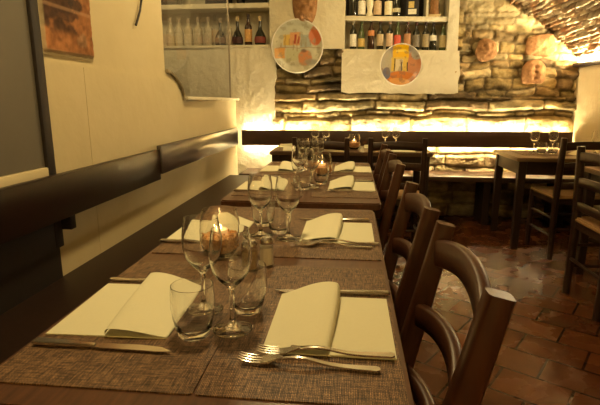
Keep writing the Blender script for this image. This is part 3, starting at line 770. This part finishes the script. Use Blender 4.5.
for px, top, lab, cap, gl, words, lz in low:
    x = .0040+(px-353.3)*(.838-.004)/(443.2-353.3); z0 = shelf_z(x)
    h = (49.2+(px-353)*.03-top)/100.2
    bottle((x, YB+.035, z0), 'dark wine bottle with '+words+', lower rack shelf', h, .0325, gl, lab, cap, lz, 'bordeaux' if words[0] in 'wobpd' else 'slope', G)
def shelf2_z(x): return 1.8855-.0275*(x+.075)/.94+.012
G = 'bottles on the upper shelf of the wall rack'
up = [(352.5, None, (.70, .55, .22), 'no front label, first at the left end'), (361.3, white, (.1, .05, .03), 'big white label'), (377.0, (.62, .45, .28), (.3, .1, .05), 'beige-brown label'), (388.0, (.82, .76, .55), (.1, .05, .03), 'cream label'), (396.0, (.62, .58, .40), (.02, .02, .02), 'small pale label')]
for px, lab, cap, words in up:
    x = .0040+(px-353.3)*(.838-.004)/(443.2-353.3)
    bottle((x, YB+.04, shelf2_z(x)), 'dark wine bottle with '+words+', upper rack shelf', .30, .037, GREEN_BLACK, lab, cap, (.06, .46) if px < 390 else (.14, .26), 'bordeaux', G)
x = .004+(369.6-353.3)*.834/89.9
t = thing('ceramic_bottle', 'white curvy ceramic bottle on the upper rack shelf', 'bottle', (x-.003, YB+.028, shelf2_z(x)))
obj('body', lathe_bm([(0, 0), (.030, 0), (.032, .02), (.022, .05), (.024, .07), (.033, .10), (.034, .15), (.024, .20), (.014, .22), (.014, .27), (0, .275)], 20), paint((.84, .78, .58)), t)
obj('stopper', lathe_bm([(0, .272), (.012, .272), (.014, .295), (0, .30)], 12), paint((.4, .25, .12)), t)
x = .004+(411-353.3)*.834/89.9
t = thing('presentation_box', 'black bottle box with gold and white label on the upper rack shelf', 'box', (x, YB+.04, shelf2_z(x)))
obj('carton', box_bm((0, 0, .15), (.115, .10, .30), bevel=.003), NICHE_DARK, t)
obj('label', box_bm((0, -.051, .045), (.075, .003, .045)), paint((.80, .76, .60)), t, sm=False)
obj('gold_emblem', box_bm((-.01, -.051, .105), (.05, .003, .055)), paint((.62, .46, .15)), t, sm=False)
x = .004+(433-353.3)*.834/89.9
t = thing('figurine', 'brown carved figurine on a pale base at the rack right end', 'figurine', (x, YB+.03, shelf2_z(x)-.004))
obj('base', box_bm((0, 0, .015), (.115, .08, .03), bevel=.004), paint((.66, .50, .26)), t)
obj('figure', lathe_bm([(0, .03), (.044, .03), (.046, .05), (.036, .09), (.040, .13), (.034, .17), (.022, .20), (.016, .215), (.026, .235), (.028, .26), (.018, .285), (0, .29)], 18), TERRA, t)

# left niche
G = 'bottles on the shelf beside the glass pane'
def nx(px, Y=YB+.03): return -1.159+(px-232.5)*.010085
for px, h, r, gl, lab, cap, shp, words in ((236.7, .27, .052, GREEN_BLACK, (.06, .016, .012), (.50, .38, .2), 'round', 'squat dark bottle with pale neck just right of the pane edge'),
        (247.3, .29, .036, BROWN_BL, (.66, .36, .12), (.04, .02, .015), 'bordeaux', 'slim dark bottle with orange label in the open niche'), (258.8, .27, .056, GREEN_BLACK, (.20, .035, .025), (.60, .48, .28), 'round', 'squat dark bottle with red label at the niche right end')):
    bottle((nx(px), YB+.03, 1.645), words, h, r, gl, lab, cap, (.12, .52), shp, G)
G = 'bottles behind the glass pane'
pale = [(169.8, .27, 'slope', 'pale bottle behind the hazy pane, leftmost of its row'), (178.5, .27, 'slope', 'pale bottle behind the hazy pane, second from left'), (188, .26, 'bordeaux', 'pale bottle behind the hazy pane, third from left'),
        (197.6, .27, 'bordeaux', 'pale bottle behind the hazy pane, fourth from left'), (208, .27, 'bordeaux', 'pale bottle behind the hazy pane, beside the dark squat one')]
for px, h, shp, words in pale:
    bottle((nx(px), YB+.03, 1.645), words, h, .042, CLEAR_BL, (.62, .52, .36), (.4, .3, .2), (.12, .45), shp, G)
bottle((nx(219.6), YB+.03, 1.645), 'squat dark bottle seen through the hazy pane', .26, .055, GREEN_BLACK, (.25, .16, .10), (.3, .22, .14), (.1, .4), 'round', G)
bottle((nx(228.2), YB+.03, 1.645), 'slim pale bottle behind the pane right beside its metal edge', .26, .034, CLEAR_BL, (.62, .5, .36), (.35, .25, .15), (.1, .4), 'bordeaux', G)
G = 'boxes on the top shelf of the left niche'
for x0, x1, words in ((-1.86, -1.70, 'dark carton on the niche top shelf at far left behind glass'), (-1.42, -1.19, 'brown dark carton on the niche top shelf behind glass'), (-1.11, -1.06, 'narrow black box right of the pane edge'), (-1.03, -.84, 'wide black bottle crate at the right of the niche top shelf')):
    t = thing('carton', words, 'box', ((x0+x1)/2, YB+.08, 2.0278), 0, G)
    obj('body', box_bm((0, 0, .15), (x1-x0, .16, .30), bevel=.004), NICHE_DARK, t)
    obj('front_panel', box_bm((0, -.081, .15), ((x1-x0)*.7, .004, .24), bevel=.001), mat('carton_front', (.05, .03, .02), .5, noise=(12, (.09, .055, .035), .3, (1, 1, 1))), t)

# ------------------------------------------------------------------ wall decorations
def disc(name, label, cx, cz, r, y, fn, seed):
    t = thing(name, label, 'plate', (cx, y, cz))
    n = 110; g = np.linspace(-1, 1, n); U, V = np.meshgrid(g, g, indexing='ij')
    # concentric-square to disc mapping
    Ux = U*np.sqrt(1-V*V/2); Vx = V*np.sqrt(1-U*U/2); R = np.sqrt(Ux**2+Vx**2)
    P = np.stack([Ux*r*.965, -.018-.012*sstep(.75, 1., R)+.0*R, Vx*r*.965], -1)
    color_mesh('painted_face', P, np.ones((n-1, n-1), bool), fn(Ux, Vx), PAINTED, t)
    bm = bmesh.new(); lathe(bm, [(0, 0), (r*.9, 0), (r, .018), (r, .030), (r*.985, .034), (r*.955, .031), (r*.95, .012), (0, .010)], 64)
    bmesh.ops.rotate(bm, verts=bm.verts, cent=(0, 0, 0), matrix=Matrix.Rotation(PI/2, 3, 'X'))
    obj('rim', bm, RIM, t, ang=50)
    return t
def blob(c, m, colr, a=1.):
    m = (np.clip(m, 0, 1)*a)[..., None]; return c*(1-m)+np.array(colr)*m
def rect(U, V, u0, u1, v0, v1, s=.02): return sstep(u0-s, u0+s, U)*(1-sstep(u1-s, u1+s, U))*sstep(v0-s, v0+s, V)*(1-sstep(v1-s, v1+s, V))
def ell(U, V, u, v, a, b, s=.12): return 1-sstep(1-s, 1+s, np.sqrt(((U-u)/a)**2+((V-v)/b)**2))
def art_left(U, V):
    w = .12*(fbm(U*3+5, V*3+5, 71)-.5)*2; U = U+w*.5; V = V+w*.5
    c = np.ones(U.shape+(3,))*np.array((.66, .64, .52)); c = c*(.85+.3*fbm(U*4+9, V*4+3, 5))[..., None]
    c = blob(c, rect(U, V, -.9, .9, .45, 1.0, .12), (.60, .62, .54), .8)
    c = blob(c, rect(U, V, -.58, -.2, .02, .42), (.74, .56, .20)); c = blob(c, rect(U, V, -.32, .12, .05, .50), (.72, .44, .24))
    c = blob(c, rect(U, V, -.14, -.05, .1, .42), (.45, .12, .07)); c = blob(c, rect(U, V, .02, .08, .12, .36), (.48, .16, .08))
    c = blob(c, rect(U, V, .12, .55, -.05, .45), (.46, .50, .46)); c = blob(c, ell(U, V, .72, .38, .26, .36), (.62, .24, .12))
    c = blob(c, rect(U, V, -.9, -.50, -.45, -.06), (.78, .48, .20)); c = blob(c, rect(U, V, -.45, .1, -.55, -.10), (.60, .60, .42), .8)
    c = blob(c, ell(U, V, .30, -.45, .28, .30), (.66, .34, .18)); c = blob(c, ell(U, V, .55, -.62, .28, .13, .4), (.38, .38, .36), .8); c = blob(c, ell(U, V, .25, -.18, .11, .07, .5), (.20, .15, .12), .8)
    for k in range(9): c = blob(c, rect(U, V, -.7+.17*k, -.66+.17*k, -.35+.4*hash2(np.array(k), np.array(3)), .1+.3*hash2(np.array(k), np.array(8)), .015), (.40, .26, .16), .6)
    c = blob(c, sstep(.55, .62, fbm(U*6, V*6, 77)), (.42, .40, .30), .5)
    c = blob(c, rect(U, V, -.85, .95, -.075, -.045, .01), (.45, .36, .26), .8)
    return np.clip(c, 0, 1)**1.35
def art_right(U, V):
    w = .1*(fbm(U*3+2, V*3+8, 31)-.5)*2; U = U+w*.4; V = V+w*.4
    c = np.ones(U.shape+(3,))*np.array((.46, .44, .44)); c = c*(.7+.6*fbm(U*4+1, V*4+7, 15))[..., None]
    c = blob(c, ell(U, V, -.75, .1, .35, .7), (.56, .53, .46)); c = blob(c, ell(U, V, .68, .05, .42, .62), (.66, .36, .22))
    c = blob(c, ell(U, V, .8, .55, .3, .3), (.52, .50, .46)); c = blob(c, rect(U, V, -.42, .38, .32, 1.), (.86, .60, .04)); c = blob(c, rect(U, V, -.25, .25, .62, .72), (.90, .74, .18))
    c = blob(c, rect(U, V, -.48, .36, -.32, .36), (.80, .62, .20)); c = blob(c, rect(U, V, -.28, .10, -.32, .26), (.78, .70, .52))
    for u in (-.32, .04, .34): c = blob(c, rect(U, V, u-.025, u+.025, -.30, .30 if u < 0 else .14, .012), (.06, .05, .06))
    c = blob(c, ell(U, V, 0, -.66, .75, .36), (.72, .32, .10)); c = blob(c, ell(U, V, -.05, -.84, .6, .2), (.76, .46, .20)); c = blob(c, ell(U, V, -.7, -.42, .2, .3), (.28, .28, .36))
    c = blob(c, sstep(.55, .65, fbm(U*5, V*5, 87)), (.34, .24, .2), .45)
    return np.clip(c, 0, 1)**1.45
disc('wall_plate', 'large round painted plate of pale house fronts, left of the bottle rack', -.522, 1.626, .248, yF-.005, art_left, 1)
disc('wall_plate', 'round painted plate with bright yellow centre under the bottle rack', .452, 1.450, .192, yF-.005, art_right, 2)

def relief(name, label, cx, cz, outline, y, depth, m, cat, feats=(), seed=0, back=.05):
    """modelled clay relief: outline(angle) radius, domed and lumpy, facing the room"""
    n, k = 48, 14; V = []; F = []; 
    bm = bmesh.new(); rings = []
    for j in range(k+1):
        f = j/k; ring = []
        for i in range(n):
            a = 2*PI*i/n; rx, rz = outline(a); x = rx*f; z = rz*f
            d = depth*(1-f**3)+.010*math.sin(x*70+seed)*math.sin(z*60+seed*2)*(1-f)
            for fx, fz, fr, fd in feats: d += fd*math.exp(-((x-fx)**2+(z-fz)**2)/fr**2)
            ring.append(bm.verts.new((x, -max(d, 0)-.004, z)))
        rings.append(ring)
    rings.append([bm.verts.new((v.co.x, back, v.co.z)) for v in rings[-1]])
    for a, b in zip(rings, rings[1:]):
        for i in range(n):
            try: bm.faces.new((a[i], a[(i+1) % n], b[(i+1) % n], b[i]))
            except ValueError: pass
    bmesh.ops.remove_doubles(bm, verts=bm.verts, dist=1e-5); bmesh.ops.recalc_face_normals(bm, faces=bm.faces)
    return tag(obj(name, bm, m, loc=(cx, y, cz), ang=70), label, cat)
def superell(a, b, p=2.5, wob=.05, seed=1):
    def f(t):
        c, s = math.cos(t), math.sin(t); w = 1+wob*math.sin(3*t+seed)+wob*.6*math.sin(5*t+2*seed)
        return a*w*math.copysign(abs(c)**(2/p), c), b*w*math.copysign(abs(s)**(2/p), s)
    return f
def snout(t):
    c, s = math.cos(t), math.sin(t); b = .26
    z = b*math.copysign(abs(s)**.75, s); x = (.118+.034*max(0, z/b))*math.copysign(abs(c)**.75, c); return x, z
relief('animal_mask', 'red-brown clay animal head mask above the large painted plate', -.452, 2.075, snout, yF, .055, TERRA, 'mask',
       [(0, -.165, .07, .035), (-.045, -.125, .022, -.03), (.045, -.125, .022, -.03), (0, -.20, .018, -.03), (-.07, .08, .03, .03), (.07, .08, .03, .03), (0, .02, .05, .03)], 1, back=-.001)
relief('terracotta_mask', 'small round terracotta head set in the stone, nearest the bottle rack', 1.222, 1.575, superell(.090, .100, 2.2, .05, 2), YB-.035, .045, TERRA, 'relief',
       [(0, 0, .02, .02), (-.035, .03, .016, -.02), (.035, .03, .016, -.02), (0, -.045, .02, -.015)], 2)
relief('terracotta_slab', 'squarish orange terracotta slab set in the stone below the vault', 1.700, 1.610, superell(.120, .095, 4, .06, 4), YB-.03, .03, TERRA, 'relief', [(-.05, .02, .03, .012), (.04, -.02, .04, -.012)], 5)
relief('terracotta_shield', 'terracotta shield relief with two lobes, lowest on the stone wall', 1.655, 1.372, superell(.098, .105, 3, .05, 3), YB-.05, .04, TERRA, 'relief', [(0, .0, .012, -.03), (0, .05, .014, -.03), (0, -.05, .014, -.025), (-.05, 0, .03, .02), (.05, 0, .03, .02)], 7)

# painted wall fragment on the left wall
t = thing('fresco_fragment', 'reddish painted wall fragment with dark figures beside the dark frame', 'wall art', (XL, 1.855, 1.44))
n, k = 70, 80; g, gz = np.linspace(-.165, .185, n), np.linspace(-.145, .36, k); U, V = np.meshgrid(g, gz, indexing='ij')
edge = np.minimum(np.minimum(U+.165, .185-U), V+.145)
P = np.stack([.020+.004*fbm(U*30, V*30, 3)-.016*(1-sstep(0, .012, edge+.008*(fbm(U*40, V*40, 8)-.5))), U, V], -1)
c = np.ones(U.shape+(3,))*np.array((.52, .22, .085)); c = c*(.65+.7*fbm(U*14, V*14, 4))[..., None]
c = blob(c, sstep(.50, .60, fbm(U*9, V*16, 41))*(1-sstep(.1, .14, np.abs(V-.06))), (.07, .04, .03), .85)
Uw = U+.05*(fbm(U*18, V*18, 91)-.5); Vw = V+.05*(fbm(U*18, V*18, 92)-.5)
c = blob(c, ell(Uw, Vw, .06, .055, .05, .028), (.06, .04, .03), .8); c = blob(c, ell(Uw, Vw, -.02, .005, .10, .022), (.09, .05, .035), .8); c = blob(c, ell(Uw, Vw, .085, -.085, .03, .025), (.55, .34, .19), .5); c = c*(.35+1.1*fbm(U*45, V*45, 93))[..., None]*.8
c = blob(c, rect(U, V, -.2, .2, .028, .034, .004), (.62, .38, .22), .8)
c = blob(c, 1-sstep(.006, .018, edge), (.62, .52, .33), .8)
color_mesh('painted_face', P, np.ones((n-1, k-1), bool), c, FRESCO, t)
obj('backing', box_bm((.004, .01, .108), (.012, .36, .515), bevel=.002), PLASTER, t)
# dangling cable on the left wall
tag(obj('hanging_cable', tube_bm([(XL+.012, 2.60, 1.72), (XL+.014, 2.575, 1.65), (XL+.016, 2.545, 1.59), (XL+.016, 2.505, 1.535), (XL+.014, 2.485, 1.505)], .006, 8), CABLE), 'thin dark cable end hanging on the upper left wall', 'cable')

# ------------------------------------------------------------------ light
def area(name, loc, size, power, color, target, sy=None, spread=None):
    d = bpy.data.lights.new(name, 'AREA'); d.energy = power; d.color = color; d.size = size
    if sy: d.shape = 'RECTANGLE'; d.size_y = sy
    if spread: d.spread = math.radians(spread)
    o = bpy.data.objects.new(name, d); COL.objects.link(o); o.location = loc
    o.rotation_euler = (Vector(target)-Vector(loc)).to_track_quat('-Z', 'Y').to_euler(); return o
W = (1., .73, .33)
area('table_light', (-.35, 1.15, 2.30), .14, 18, W, (-.35, 1.15, 0))
area('second_table_light', (-.30, 2.75, 2.30), .14, 16, W, (-.30, 2.75, 0))
area('back_table_light', (.2, 3.75, 2.30), .22, 7, W, (.2, 4.5, 1.2))
area('right_wall_light', (1.55, 4.25, 1.95), .10, 9, W, (1.75, 4.75, 1.2))
area('room_fill', (.6, -1.2, 2.2), .8, 3, W, (-.9, 2.0, .8))
area('rear_bounce_fill', (.4, -1.7, 2.2), .3, 75, W, (.4, -2.5, 1.2))  # added fill behind the camera, bounced off wall_front to brighten glass and steel
area('alcove_fill', (-1.75, 3.9, 2.30), .2, 6, W, (-1.6, 4.6, 1.5))  # added fill, out of view, to brighten the bottles behind the pane
w = bpy.data.worlds.new('world'); scene.world = w; w.use_nodes = True
w.node_tree.nodes['Background'].inputs['Color'].default_value = (.9, .6, .3, 1); w.node_tree.nodes['Background'].inputs['Strength'].default_value = .006
scene.cycles.max_bounces = 24; scene.cycles.transmission_bounces = 20; scene.cycles.transparent_max_bounces = 24
scene.view_settings.view_transform = 'Standard'; scene.view_settings.look = 'None'; scene.view_settings.exposure = 0
